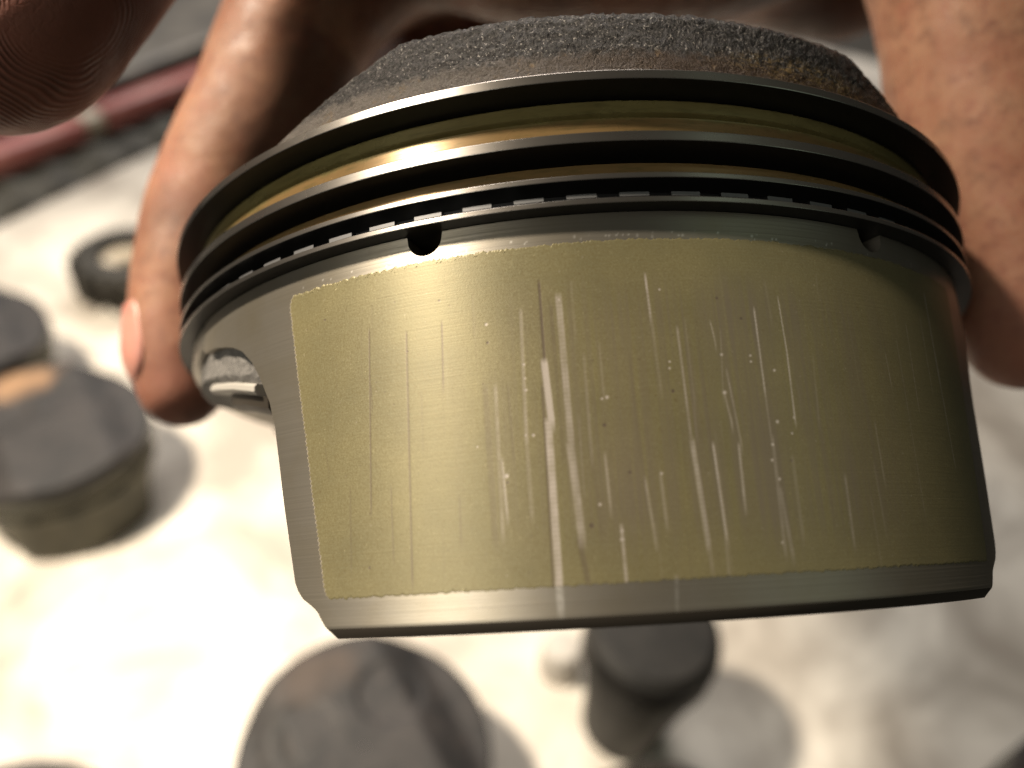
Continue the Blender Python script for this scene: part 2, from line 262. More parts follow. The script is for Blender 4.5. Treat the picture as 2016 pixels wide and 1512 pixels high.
def skirt_mesh(name, nc, rows_lo, rows_hi, detail):
    """outer skin from edge to edge, rim, underside chamfer and inner skin as one shell"""
    zz = np.concatenate([np.linspace(-.05, 27.5, rows_lo), np.linspace(27.5, ZTOP, rows_hi)[1:]])
    u = np.linspace(-1, 1, nc); th = half(zz)[:, None]*u[None, :]
    Z = np.broadcast_to(zz[:, None], th.shape).copy()
    up = Z > 27.5; s = (Z-27.5)/(ZTOP-27.5); Z = np.where(up, 27.5+(ztop(th)-27.5)*s, Z)
    rr = np.full_like(Z, RS); V = [cyl(rr, th, Z).reshape(-1, 3)]; nr = len(zz); F = [grid_faces(nr, nc)]
    idx = np.arange(nr*nc).reshape(nr, nc)
    # bottom: chamfer then flat underside then inner skin
    ub = half(np.array([-.9]))[0]*u; base = nr*nc
    ring1 = cyl(RS-.55, ub, -.85+0*ub); ring2 = cyl(RS-3.2, ub, -.85+0*ub); V += [ring1, ring2]
    a1 = np.arange(base, base+nc); a2 = a1+nc
    # inner skin
    thi = half(zz)[:, None]*u[None, :]; Zi = np.broadcast_to(zz[:, None], thi.shape); Zi = np.minimum(Zi, 28.); Vi = cyl(RS-3.2, thi, Zi); V.append(Vi.reshape(-1, 3))
    ii = np.arange(base+2*nc, base+2*nc+nr*nc).reshape(nr, nc)
    def strip(a, b): return np.stack([a[:-1], a[1:], b[1:], b[:-1]], 1)
    F += [strip(a1, idx[0]), strip(a2, a1), strip(ii[0], a2), ii_faces(nr, nc, base+2*nc)]
    F += [strip(ii[:, 0], idx[:, 0])[:, ::-1], strip(idx[:, -1], ii[:, -1])[:, ::-1]]
    # the lip at the top turns inward (the walls of the drain holes)
    topi = cyl(RS-4.2, th[-1], Z[-1]); V.append(topi); at_ = np.arange(base+2*nc+nr*nc, base+3*nc+nr*nc)
    F += [strip(idx[-1], at_)]
    V = np.concatenate(V)
    sil = np.zeros(len(V))
    if detail:
        tf, zf = th.ravel(), Z.ravel(); v = np.zeros(len(tf))
        for s_ in SCRATCHES:
            if s_[5] > 0 and s_[3] < 2.3: v = np.maximum(v, capsule_val(tf, zf, s_)*(.6+.4*vnoise(np.stack([tf*2, zf*4, 0*tf], 1), 3)))
        sil[:len(tf)] = v
        rs = np.random.default_rng(8)
        for i in range(46):
            p = rs.uniform(-41, 40); z0 = 28.78+.22*rs.normal()*.5; q2 = (np.abs(tf-p) < .6) & (np.abs(zf-z0) < .4)
            sil[:len(tf)][q2] = np.maximum(sil[:len(tf)][q2], np.clip(1.4-np.hypot((tf[q2]-p)*.83, zf[q2]-z0)/rs.uniform(.05, .11), 0, 1))  # small glints painted as pale dots along the top margin
    return mesh(name, V, F, True, 40, {'silver': sil})
def dull_below(me, mat):
    me.materials.append(m_skirt); me.materials.append(mat); c = np.zeros(len(me.polygons)*3, np.float32); me.polygons.foreach_get('center', c); me.polygons.foreach_set('material_index', (c.reshape(-1, 3)[:, 2] < -.055*MM).astype(np.int32)); return me
def ii_faces(nr, nc, off): return grid_faces(nr, nc, False, off, True)
def coating_mesh(name, nc, nr, detail):
    zz = np.linspace(2.15, 28.38, nr); u = np.linspace(-1, 1, nc)
    hf = np.interp(zz, [2.15, 8.6, 15.9, 20.9, 25.7, 28.4], [36.4, 37.8, 39.3, 40.4, 41.4, 41.9])
    cor = np.where(zz > 27.4, ((zz-27.4)/1.0)**2*.9, 0)+np.where(zz < 2.9, ((2.9-zz)/.75)**2*.35, 0)
    jl = .05*vnoise(np.stack([0*zz, zz*3.2, 0*zz], 1), 1)+.05*np.sign(np.sin(zz*2*np.pi/.36)); jr = .05*vnoise(np.stack([0*zz, zz*3.2, 0*zz], 1), 2)
    L = -(hf-cor)+jl; Rr = (hf-cor)+jr
    th = L[:, None]+(Rr-L)[:, None]*(u[None, :]+1)/2
    jt = .075*vnoise(np.stack([u*95, 0*u, 0*u], 1), 4)+.085*vnoise(np.stack([u*330, 0*u, 0*u], 1), 5)
    jb = .05*vnoise(np.stack([u*80, 0*u, 0*u], 1), 6)+.055*vnoise(np.stack([u*240, 0*u, 0*u], 1), 7)
    wt = np.clip((zz-27.4)/1., 0, 1)[:, None]; wb = np.clip((3.2-zz)/1., 0, 1)[:, None]
    Z = zz[:, None]+wt*jt[None]+wb*jb[None]
    edge = np.minimum.reduce([np.minimum((u+1), (1-u))[None, :]*hf[:, None]*.83+0*Z, (zz-zz[0])[:, None]+0*Z, (zz[-1]-zz)[:, None]+0*Z])
    rr = RS+.03*np.clip(edge/.1, 0, 1)**.5-.006
    tf, zf = th.ravel(), Z.ravel(); at_ = None
    if detail:
        sil = np.zeros(len(tf)); dk = np.zeros(len(tf))
        brk = .82+.22*vnoise(np.stack([tf*2.6, zf*1.6, 0*tf], 1), 11)+.14*vnoise(np.stack([tf*9, zf*.8, 0*tf], 1), 12)+.10*np.sin(zf*2*np.pi/.34)
        for s_ in SCRATCHES:
            v = capsule_val(tf, zf, s_)
            if s_[5] > 0: sil = np.maximum(sil, v*(brk if s_[5] < .95 else 1))
            else: dk = np.maximum(dk, v)
        rs = np.random.default_rng(4)
        for i in range(90):                                # many faint drag marks, denser in the middle
            p = rs.normal(2, 17); z0 = rs.uniform(6, 27); ln = rs.gamma(2, 2.2)
            if abs(p) > 38: continue
            v = capsule_val(tf, zf, (p, z0, p+rs.normal(0, .05), max(z0-ln, 2.5), rs.uniform(.1, .3), rs.uniform(.03, .13)))
            if rs.random() < .72: dk = np.maximum(dk, v)
            else: sil = np.maximum(sil, v*brk)
        for p, z0, wd in GLINTS: sil = np.maximum(sil, np.clip(1.5-np.hypot((tf-p)*np.pi/180*RS, zf-z0)/(wd*.5), 0, 1))  # glints painted into the colour as pale dots
        for p, z0, wd in PITS: dk = np.maximum(dk, np.clip(1.4-np.hypot((tf-p)*np.pi/180*RS, zf-z0)/(wd*.55), 0, 1))
        for i in range(320):
            p = rs.uniform(-40, 40); z0 = rs.uniform(3, 28); wd = rs.uniform(.06, .13)
            s2 = (np.abs(tf-p) < .4) & (np.abs(zf-z0) < .3)
            vv = np.clip(1.3-np.hypot((tf[s2]-p)*np.pi/180*RS, zf[s2]-z0)/(wd*.6), 0, 1)*rs.uniform(.2, .6)
            if rs.random() < .6: dk[s2] = np.maximum(dk[s2], vv)
            else: sil[s2] = np.maximum(sil[s2], vv*.6)
        sil = np.maximum(sil, (np.clip(1-((tf.reshape(Z.shape)-L[:, None])*np.pi/180*RS)/.16, 0, 1)*(.75+.5*vnoise(np.stack([tf*0, zf*4.5, 0*tf], 1), 15)).reshape(Z.shape)).ravel())  # bright reflection along the left rim, painted as a pale line
        # the middle band rubbed down to a duller grey
        wn = np.exp(-((tf-4)/18.)**2)*np.clip((26.2-zf)/4, 0, 1)*np.clip((zf-2)/5, .15, 1)*(.6+.5*vnoise(np.stack([tf*.45, zf*.12, 0*tf], 1), 21)+.35*vnoise(np.stack([tf*1.6, zf*.1, 0*tf], 1), 22)+.45*vnoise(np.stack([tf*4.5, zf*.13, 0*tf], 1), 23))
        at_ = {'silver': np.clip(sil, 0, 1), 'dark': np.clip(dk, 0, 1), 'worn': np.clip(wn, 0, 1)}
        rr = rr-(.006*sil+.006*dk).reshape(rr.shape)*np.clip(edge/.2, 0, 1)
    return mesh(name, cyl(rr, th, Z).reshape(-1, 3), grid_faces(nr, nc), True, None, at_)
def crown_z(x, y):
    z = np.minimum(50.9-.0004*(y*y), 50.9-.46*(np.abs(x)-21.5)-.0004*y*y); z = np.maximum(z, 44.2)
    for sx in (-1, 1):
        for sy in (-1, 1):                                  # four valve pockets
            d = np.hypot(x-sx*17, y-sy*15); s_ = np.clip((14-d)/2.5, 0, 1) if sy > 0 else 0*d; z = z-.9*s_*s_*(3-2*s_)
    return z
def crown_mesh(name, nph, nz, nr, rough):
    ph = np.linspace(0, 360, nph, endpoint=False); RC = 47.05
    top = crown_z(*(cyl(RC, ph, 0*ph)[:, :2].T)); s = np.linspace(0, 1, nz)[:, None]
    Z = 42.2+(top[None]-42.2)*s; rr = np.full_like(Z, RC); rr = rr-.5*np.clip((s-.9)/.1, 0, 1)**2
    V = cyl(rr, ph[None], Z).reshape(-1, 3)
    rad = np.linspace(RC-.5, 0.4, nr)[1:, None]; P = cyl(rad, ph[None], 0*rad); zt = crown_z(P[..., 0], P[..., 1])
    P[..., 2] = zt; V = np.concatenate([V, P.reshape(-1, 3)])
    if rough:
        n = .35*vnoise(V*1.6, 31)+.65*vnoise(V*4.2, 32); h = np.clip((V[:, 2]-43.4)/3.5, 0, 1); amp = (.03+.10*h)*rough
        d = V.copy(); d[:, 2] = np.where(np.hypot(V[:, 0], V[:, 1]) < RC-.4, 20, 0); d[:, :2] /= np.maximum(np.hypot(d[:, 0], d[:, 1]), 1)[:, None]; d[:, 2] = np.clip(d[:, 2], 0, 1)
        V = V+d*(n*amp)[:, None]
        V[:, 2] += np.where(h >= 1, n*.10*rough, 0)
    rust = .6*np.clip(1.4-np.hypot((V[:, 0]+6)/17, (V[:, 1]-36)/9)+.5*vnoise(V*.15, 8), 0, 1)
    pd_ = np.degrees(np.arctan2(V[:, 0], -V[:, 1])); brown = np.clip((pd_+28)/30, 0, 1); gold = np.clip(1.5-np.hypot((pd_-19.5)/9, (V[:, 2]-45.7)/1.3), 0, 1)*(V[:, 1] < 0)
    return mesh(name, V, grid_faces(nz+nr-1, nph, True), True, 60, {'rust': rust, 'gold': gold, 'brown': brown})
def ripple(z0, z1, r, amp, pitch=.27):
    n = max(int((z1-z0)/pitch*2), 2); z = np.linspace(z0, z1, n); rs = np.random.default_rng(int(z0*100))
    return [(r+amp*((-1)**i)*rs.uniform(.3, 1), zz) for i, zz in enumerate(z)]
def belt_profile(fine):
    a = .022 if fine else 0
    P = [(40, 42.55), (47.05, 42.55), (43, 42.54)] if False else []
    P += [(30, 28.6), (43.5, 28.6), (43.5, 30.75), (43, 30.8), (43, 33.45), (46.9, 33.45), (47.25, 33.75)]
    P += ripple(33.8, 35.0, 47.28, a)+[(47.2, 35.2), (46.9, 35.35), (43, 35.4), (43, 37.0), (46.9, 37.02), (47.2, 37.15)]
    P += ripple(37.2, 39.35, 47.25, a)+[(47.2, 39.42), (46.85, 39.55), (46.85, 39.65), (47.2, 39.8)]
    P += ripple(39.85, 40.95, 47.25, a)+[(47.1, 41.1), (46.9, 41.17), (43, 41.2), (43, 42.2), (47.03, 42.21)]
    return P
def ring_profile(r0, r1, z0, z1, c=.12): return [(r0, z0), (r1-c, z0), (r1-c*.3, z0+c*.3), (r1, z0+c), (r1, z1-c), (r1-c*.3, z1-c*.3), (r1-c, z1), (r0, z1)]
def ZBOSS(ph): return np.interp(ph, [-94, -75, -64, -56, -49], [27.2, 26.2, 24.7, 23.3, 21.8])
def band_mesh(name, prof, p0, p1, n=50):
    ph = np.linspace(p0, p1, n); V = np.stack([cyl(r_+0*ph, ph, ZBOSS(ph)+dz) for r_, dz in prof]).reshape(-1, 3); m_ = len(prof)
    return mesh(name, V, [grid_faces(m_, n), (np.arange(m_)*n)[None, ::-1].copy(), (np.arange(m_)*n+n-1)[None].copy()], True, 40)
def boss_mesh(name):
    """rough cast bridge under the ring belt on the pin side, rounded at its two shoulders"""
    ph = np.linspace(-94, -51, 120); t = np.abs(ph+72.5)/21.5
    zt = 28.5+0*ph; zb = ZBOSS(ph); ro = 46.6-1.2*np.clip((t-.85)/.15, 0, 1)**2
    rows = [cyl(41.5+0*ph, ph, zt)]+[cyl(ro-.9*np.clip((s-.8)/.2, 0, 1)**2-.5*np.clip((.12-s)/.12, 0, 1), ph, zb+(zt-zb)*s) for s in np.linspace(1, 0, 26)]+[cyl(41.5+0*ph, ph, zb)]
    V = np.stack(rows).reshape(-1, 3); F = [grid_faces(28, 120, False, 0, True)]
    e0_ = np.arange(28)*120; e1_ = e0_+119
    F += [e0_[None, :].copy(), e1_[None, ::-1].copy()]
    n = .6*vnoise(V*.9, 41)+.4*vnoise(V*2.1, 42); rad = V.copy(); rad[:, 2] = 0; rad /= np.linalg.norm(rad, axis=1)[:, None]
    return mesh(name, V+rad*(.22*n)[:, None], F, True, 50)
def pin_bore_mesh(name):
    """the boss tube round the pin bore, its axis along x"""
    t = np.linspace(0, 2*np.pi, 64, endpoint=False)
    prof = [(-22, 9.6), (-22, 12.2), (-21.5, 12.8), (-10, 12.8), (-10, 9.6), (-22, 9.6)]
    V = np.concatenate([np.stack([x+0*t, r*np.cos(t), 17+r*np.sin(t)*.78], 1) for x, r in prof])
    return mesh(name, V, grid_faces(len(prof), 64, True, 0, True), True, 40)

def side(o, k):                                             # a copy turned half a turn about the piston axis
    c = o.copy(); COL.objects.link(c); c.parent = o.parent; c.rotation_euler = (0, 0, math.pi*k); return c

piston = tag(empty('held_piston', PM), 'golden coated engine piston with vertical scratches held up between fingers and thumb', 'piston')
obj('ring_belt', lathe('ring_belt', belt_profile(True), 512), m_land, piston)
obj('crown', crown_mesh('crown', 1400, 40, 60, 1.), m_carbon, piston)
sk = obj('skirt', dull_below(skirt_mesh('skirt', 1100, 120, 24, True), m_under), m_skirt, piston); sk['label'] = 'scuffed skirt with golden coating worn by vertical scratches'
obj('skirt_coating', coating_mesh('skirt_coating', 1050, 460, True), m_coat, sk)
sk2 = obj('skirt', skirt_mesh('skirt_plain', 420, 60, 16, False), m_skirt, piston); sk2.rotation_euler = (0, 0, math.pi)
cg_plain = coating_mesh('skirt_coating_plain', 320, 80, False)
obj('skirt_coating', cg_plain, m_coat_plain, sk2)
# the solid collar between the two skirts, under the oil groove
collar_prof = [(43., 30.75), (46.9, 30.75), (RS, 30.6), (RS, 28.6), (RS-.25, 28.35), (44, 28.3), (38, 28.3)]
me = lathe('collar', collar_prof[::-1], 90, False, 35, (62.8, 117.2)); col_ = obj('collar', me, m_alu, piston); side(col_, 1)
bs = obj('pin_boss', boss_mesh('pin_boss'), m_cast, piston); side(bs, 1)
bore_me = pin_bore_mesh('pin_bore'); br = obj('pin_bore', bore_me, m_inner, bs)
b2 = [o for o in piston.children if o.name.startswith('pin_boss') and o != bs][0]; obj('pin_bore', bore_me, m_inner, b2)
# machined lip and dark step below each boss
lip = band_mesh('boss_lip', [(44.4, -1.15), (45.9, -1.1), (46.25, -.8), (46.25, -.3), (46.0, -.03), (44.4, -.02)], -66, -50.5)
stp = band_mesh('bore_step', [(43.9, -2.9), (44.6, -2.8), (45.2, -2.2), (45.3, -1.17), (43.9, -1.17)], -60, -49.5)
for q_ in (bs, b2): obj('boss_lip', lip, m_bright, q_); obj('bore_step', stp, m_under, q_)
def ring_sides(me):
    me.materials.append(m_ring); me.materials.append(m_rblack)
    nz = np.zeros(len(me.polygons)*3, np.float32); me.polygons.foreach_get('normal', nz); me.polygons.foreach_set('material_index', (np.abs(nz.reshape(-1, 3)[:, 2]) > .9).astype(np.int32)); return me
r1 = obj('compression_ring', ring_sides(lathe('compression_ring', ring_profile(44.2, 49.8, 41.3, 42.15, .08), 400, True, 22)), m_ring, piston); r1['label'] = 'upper compression ring just under the carboned crown'
r2 = obj('compression_ring', ring_sides(lathe('second_ring', ring_profile(44.2, 49.25, 36.05, 36.95, .08), 400, True, 22)), m_ring, piston); r2['label'] = 'lower compression ring between the two golden lands'
ex = obj('oil_ring_expander', lathe('oil_ring_expander', [(44.5, 31.3), (46.6, 31.3), (46.6, 32.85), (44.5, 32.85)], 288, True), m_dark, piston)
lo = obj('oil_ring_rail', ring_sides(lathe('oil_ring_rail', ring_profile(44.5, 49.1, 30.8, 31.28, .07), 400, True, 22)), m_ring, piston)
up = lo.copy(); COL.objects.link(up); up.location = (0, 0, 2.08*MM)
tabp = np.linspace(-1.42, 1.42, 6); tv = [cyl(47.75, tabp, 31.7+0*tabp), cyl(48.2, tabp, 31.78+0*tabp), cyl(48.2, tabp, 32.12+0*tabp), cyl(47.9, tabp, 32.22+0*tabp), cyl(45.6, tabp, 32.2+0*tabp)]
tab_me = mesh('expander_tab', np.concatenate(tv), grid_faces(5, 6), True, 35)
k = N('tab_steel'); k.set(Base_Color=(.15, .15, .155), Metallic=.4, Roughness=.45); m_tab = k.m
for i in range(72):
    o = obj('expander_tab', tab_me, m_tab, ex); o.rotation_euler = (0, 0, R_(5*i+1.2))

# ------------------------------------------------------------------ the hand, one continuous skin from a distance field
def spline(P, step=1.2):
    P = np.array(P, float); Q = np.vstack([2*P[0]-P[1], P, 2*P[-1]-P[-2]]); out = []
    for i in range(1, len(Q)-2):
        n = max(int(np.linalg.norm(Q[i+1, :3]-Q[i, :3])/step), 2); t = np.linspace(0, 1, n, endpoint=False)[:, None]
        a, b, c, d = Q[i-1], Q[i], Q[i+1], Q[i+2]
        out.append(.5*((2*b)+(c-a)*t+(2*a-5*b+4*c-d)*t*t+(3*b-a-3*c+d)*t**3))
    return np.vstack(out+[P[-1:]])
def chain(L): return [(*at(x, y, d), r) for x, y, d, r in L]
MIDDLE = chain([(800, -140, 126, 11.5), (690, -70, 124, 11.4), (612, 20, 123, 11.3), (560, 120, 122, 10.9), (522, 215, 121, 10.5), (455, 335, 120, 9.9), (398, 470, 118, 8.9), (366, 590, 116, 7.9), (354, 690, 114, 7.0), (358, 760, 113, 6.0)])
RINGF = chain([(900, -130, 140, 10.5), (735, -40, 136, 9.4), (640, 60, 134, 8.8), (560, 200, 133, 8.2), (470, 350, 132, 7.8), (408, 500, 130, 7.2), (395, 620, 128, 6.4)])
PINKY = chain([(1040, -150, 158, 9.5), (940, 0, 156, 9.2), (840, 110, 155, 8.6), (745, 230, 154, 7.8), (690, 330, 152, 6.8)])
THUMB = chain([(1650, -560, 132, 17), (1840, -330, 116, 14), (1890, -90, 108, 12.4), (1916, 60, 105.5, 11.6), (1920, 150, 105, 11.2), (1950, 330, 104, 10.6), (1995, 500, 104, 10.2), (2010, 600, 104, 9.2), (2014, 655, 104, 7.6)])
INDEX = chain([(-22, 108, 78, 7.6), (28, 78, 78, 8.5), (150, -60, 82, 8.7), (300, -250, 92, 9.2), (480, -470, 96, 10), (700, -660, 102, 11)])
PALM = [chain([(760, -180, 122, 11), (1100, -150, 122, 15), (1500, -220, 128, 17), (1650, -420, 132, 18)]), chain([(900, -150, 140, 11), (1250, -110, 142, 16), (1600, -230, 150, 19)]),
        chain([(1040, -170, 158, 10), (1350, -140, 158, 15), (1650, -75, 156, 14.5)]), chain([(700, -660, 104, 15), (1150, -720, 108, 17), (1650, -620, 122, 17)]), chain([(700, -660, 102, 11), (780, -420, 116, 12), (900, -200, 128, 11)]), chain([(900, -480, 118, 14), (1350, -480, 130, 17), (1650, -560, 132, 17)])]  # knuckle roof above the view is shaped to shade the palm
WRIST = [chain([(760, -560, 110, 15), (430, -760, 106, 19), (200, -1050, 106, 23), (-20, -1450, 116, 25)]), chain([(1300, -560, 130, 17), (900, -760, 126, 20), (600, -1080, 128, 23), (330, -1500, 136, 25)])]  # unseen wrist, led up-left so it blocks the lamp from the palm
def build_hand(h=1.0):
    allc = [MIDDLE, RINGF, PINKY, THUMB, INDEX]+PALM+WRIST
    S = [spline(c, 1.6) for c in allc]; A = np.vstack(S); lo_ = A[:, :3].min(0)-30; hi = A[:, :3].max(0)+30
    dims = np.ceil((hi-lo_)/h).astype(int)
    D = np.full(dims, 50., np.float32)
    ax = [lo_[i]+h*np.arange(dims[i]) for i in range(3)]
    for s in S:
        loc = np.full(dims, 50., np.float32)
        for a, b in zip(s[:-1], s[1:]):
            r = max(a[3], b[3])+9; mn = np.minimum(a[:3], b[:3])-r; mx = np.maximum(a[:3], b[:3])+r
            i0 = np.maximum(((mn-lo_)/h).astype(int), 0); i1 = np.minimum(((mx-lo_)/h).astype(int)+2, dims)
            X = ax[0][i0[0]:i1[0], None, None]-a[0]; Y = ax[1][None, i0[1]:i1[1], None]-a[1]; Zc = ax[2][None, None, i0[2]:i1[2]]-a[2]
            v = b[:3]-a[:3]; vv = v@v
            t = np.clip((X*v[0]+Y*v[1]+Zc*v[2])/vv, 0, 1)
            d = np.sqrt((X-t*v[0])**2+(Y-t*v[1])**2+(Zc-t*v[2])**2)-(a[3]+(b[3]-a[3])*t)
            sl = tuple(slice(i0[j], i1[j]) for j in range(3)); loc[sl] = np.minimum(loc[sl], d)
        kk = 4.; hh = np.clip(.5+.5*(D-loc)/kk, 0, 1); D = loc*hh+D*(1-hh)-kk*hh*(1-hh)
    # surface nets
    s = D < 0
    c = [D[i:dims[0]-1+i, j:dims[1]-1+j, k_:dims[2]-1+k_] for i in (0, 1) for j in (0, 1) for k_ in (0, 1)]
    cs = sum((x < 0).astype(np.int8) for x in c); act = (cs > 0) & (cs < 8)
    ids = np.full(act.shape, -1, np.int64); ids[act] = np.arange(act.sum()); ijk = np.argwhere(act)
    cv = np.stack([x[act] for x in c], 1); off = np.array([(i, j, k_) for i in (0, 1) for j in (0, 1) for k_ in (0, 1)])
    acc = np.zeros((len(ijk), 3)); cnt = np.zeros(len(ijk))
    for p in range(8):
        for q in range(p+1, 8):
            if np.abs(off[p]-off[q]).sum() == 1:
                a, b = cv[:, p], cv[:, q]; x = (a < 0) != (b < 0); t = np.where(x, a/np.where(x, a-b, 1), 0)
                acc += np.where(x, 1, 0)[:, None]*(off[p]+(off[q]-off[p])*t[:, None]); cnt += x
    V = lo_+h*(ijk+acc/cnt[:, None]); Fq = []
    for axis in range(3):
        a = np.moveaxis(s, axis, 0); e = np.argwhere(a[:-1] != a[1:]); fl = a[:-1][tuple(e.T)]
        e = e[(e[:, 1] > 0) & (e[:, 2] > 0)]; fl = a[:-1][tuple(e.T)]
        g = np.moveaxis(ids, axis, 0)
        ok = (e[:, 1] < g.shape[1]) & (e[:, 2] < g.shape[2]); e = e[ok]; fl = fl[ok]
        q = np.stack([g[e[:, 0], e[:, 1]-1, e[:, 2]-1], g[e[:, 0], e[:, 1], e[:, 2]-1], g[e[:, 0], e[:, 1], e[:, 2]], g[e[:, 0], e[:, 1]-1, e[:, 2]]], 1)
        if axis == 1: fl = ~fl
        q = np.where(fl[:, None], q, q[:, ::-1]); Fq.append(q)
    Fq = np.concatenate(Fq)
    # smooth
    ed = np.concatenate([Fq[:, [0, 1]], Fq[:, [1, 2]], Fq[:, [2, 3]], Fq[:, [3, 0]]])
    for it in range(5):
        sm = np.zeros_like(V); nn = np.zeros(len(V))
        for k_ in range(3): sm[:, k_] = np.bincount(ed[:, 0], V[ed[:, 1], k_], len(V))+np.bincount(ed[:, 1], V[ed[:, 0], k_], len(V))
        nn = np.bincount(ed[:, 0], minlength=len(V))+np.bincount(ed[:, 1], minlength=len(V)); V = V*.45+sm/nn[:, None]*.55
    return V, Fq
def near(V, C):
    """distance along and to a chain"""
    S = spline(C, 1.5); best = np.full(len(V), 1e9); par = np.zeros(len(V)); L = 0
    cum = np.concatenate([[0], np.cumsum(np.linalg.norm(np.diff(S[:, :3], axis=0), axis=1))])
    for i in range(len(S)):
        d = ((V-S[i, :3])**2).sum(1); b = d < best; best[b] = d[b]; par[b] = cum[i]
    return par, np.sqrt(best), cum[-1]
hv, hf_ = build_hand(.95)
nrm = np.zeros_like(hv); fn = np.cross(hv[hf_[:, 2]]-hv[hf_[:, 0]], hv[hf_[:, 3]]-hv[hf_[:, 1]])
for k_ in range(4):
    for j in range(3): nrm[:, j] += np.bincount(hf_[:, k_], fn[:, j], len(hv))
nrm /= np.linalg.norm(nrm, axis=1)[:, None]+1e-9
dist = {n: near(hv, c) for n, c in (('m', MIDDLE), ('r', RINGF), ('t', THUMB), ('i', INDEX))}
crease = np.zeros(len(hv))
for n, joints in (('m', (24, 26.5, 29, 52, 54, 56)), ('t', (44, 46.5, 49, 51.5, 54, 76, 78.5)), ('i', (26, 28))):
    par, dd, L = dist[n]
    for j in joints:
        wob = par-j+1.0*vnoise(hv*.25, 51); crease = np.maximum(crease, np.exp(-(wob/.65)**2)*(dd < 15))
crease *= .5+.5*vnoise(hv*.35, 52)
crease = np.clip(crease, 0, 1)
hv2 = hv+nrm*(.16*vnoise(hv*.2, 53)+.05*vnoise(hv*.7, 54)-.16*crease)[:, None]
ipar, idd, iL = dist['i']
tip_shade = np.clip((34-ipar)/14, 0, 1)*(idd < 13)  # index tip darkened: shade put into the colour, with grease
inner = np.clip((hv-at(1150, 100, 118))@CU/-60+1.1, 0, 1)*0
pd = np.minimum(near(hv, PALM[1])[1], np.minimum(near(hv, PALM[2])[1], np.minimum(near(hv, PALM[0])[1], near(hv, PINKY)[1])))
grime_shade = np.maximum(0*tip_shade, .95*np.clip((24-pd)/8, 0, 1)*np.clip((dist['t'][1]-13)/8, 0, 1)*np.clip((dist['m'][1]-8)/6, 0, 1)*(.75+.4*vnoise(hv*.08, 57)))  # shadow inside the palm painted as dark skin
grime_shade = np.maximum(grime_shade, np.clip(.48+.25*vnoise(hv*.13, 58), 0, .7)*(dist['m'][1] < 11))  # middle finger: grime, deepened to tone down its lamp-lit skin
tip_shade = np.maximum(tip_shade, .55*np.clip(1-(dist['m'][2]-dist['m'][0])/9, 0, 1)*(dist['m'][1] < 10))  # shade painted on the middle fingertip
tip_shade = np.maximum(tip_shade, .6*np.clip(1-(dist['t'][2]-dist['t'][0])/16, 0, 1)*(dist['t'][1] < 14))  # thumb tip darkened too, its shade put into the colour
ridge_c = at(175, 20, 72)
ridge = np.linalg.norm((hv-ridge_c)*np.array([1., 1., 1.]), axis=1)+.9*vnoise(hv*.28, 55)
rmask = np.clip((24-ipar)/5, 0, 1)*(idd < 12)*np.clip((ridge-5.5)/2.5, 0, 1)*np.clip(.6+.9*vnoise(hv*.35, 56), 0, 1)
hand_o = empty('hand', Matrix.Translation(Vector(at(1250, -110, 142))*MM))
tag(hand_o, 'grimy hand reaching down and gripping the scratched piston between thumb and fingers', 'hand')
o0 = np.array(at(1250, -110, 142))
obj('skin', mesh('hand_skin', hv2-o0, hf_, True, None, {'tip_shade': tip_shade, 'grime_shade': np.clip(grime_shade, 0, 1), 'ridge': ridge*2*np.pi/.56, 'ridge_mask': rmask, 'crease': crease}), m_skin, hand_o)
def nail(cpt, along, out, ln, wd, curve, name='nail'):
    """a curved plate lying on the fingertip"""
    along = np.array(along, float); along /= np.linalg.norm(along); out = np.array(out, float); out -= along*(out@along); out /= np.linalg.norm(out); sd = np.cross(along, out)
    n = 17; a, b = np.meshgrid(np.linspace(-1, 1, n), np.linspace(-1, 1, n), indexing='ij')
    wdt = wd*np.where(a > .0, np.sqrt(np.clip(1-np.abs(a*.97)**3*.9, 0, 1)), np.sqrt(np.clip(1-(np.abs(a)*.9)**3*.55, 0, 1)))
    ang = b*.95*wdt/wd; P = cpt+along*(a*ln)[..., None]+sd*(curve*np.sin(ang))[..., None]+out*(curve*(np.cos(ang)-1)-.30*ln*np.clip(a, 0, 1)**2.5-.05*ln*np.clip(-a, 0, 1)**2)[..., None]
    V = P.reshape(-1, 3); V2 = V-out*.5
    F = [grid_faces(n, n), grid_faces(n, n, False, n*n, True)]
    rim = np.concatenate([np.arange(n), np.arange(1, n)*n+n-1, (n-1)*n+np.arange(n-2, -1, -1), np.arange(n-2, 0, -1)*n]); nx = np.roll(rim, -1)
    F.append(np.stack([rim, rim+n*n, nx+n*n, nx], 1))
    return obj(name, mesh('nail', np.concatenate([V, V2])-o0, F, True, 50), m_nail, hand_o)
# middle finger nail on its outer side, thumb nail turned away to the right
c_ = at(352, 682, 114); nail(c_+(-CR*.93-CF*.36)*7.6, at(358, 765, 113)-at(358, 610, 116), -CR*.93-CF*.36, 5.3, 1., 6.4)
c_ = at(2006, 585, 104); nail(c_+(CR*.82-CF*.57)*9.5, at(2014, 655, 104)-at(2000, 510, 104), CR*.82-CF*.57, 6.5, 1., 8.0)

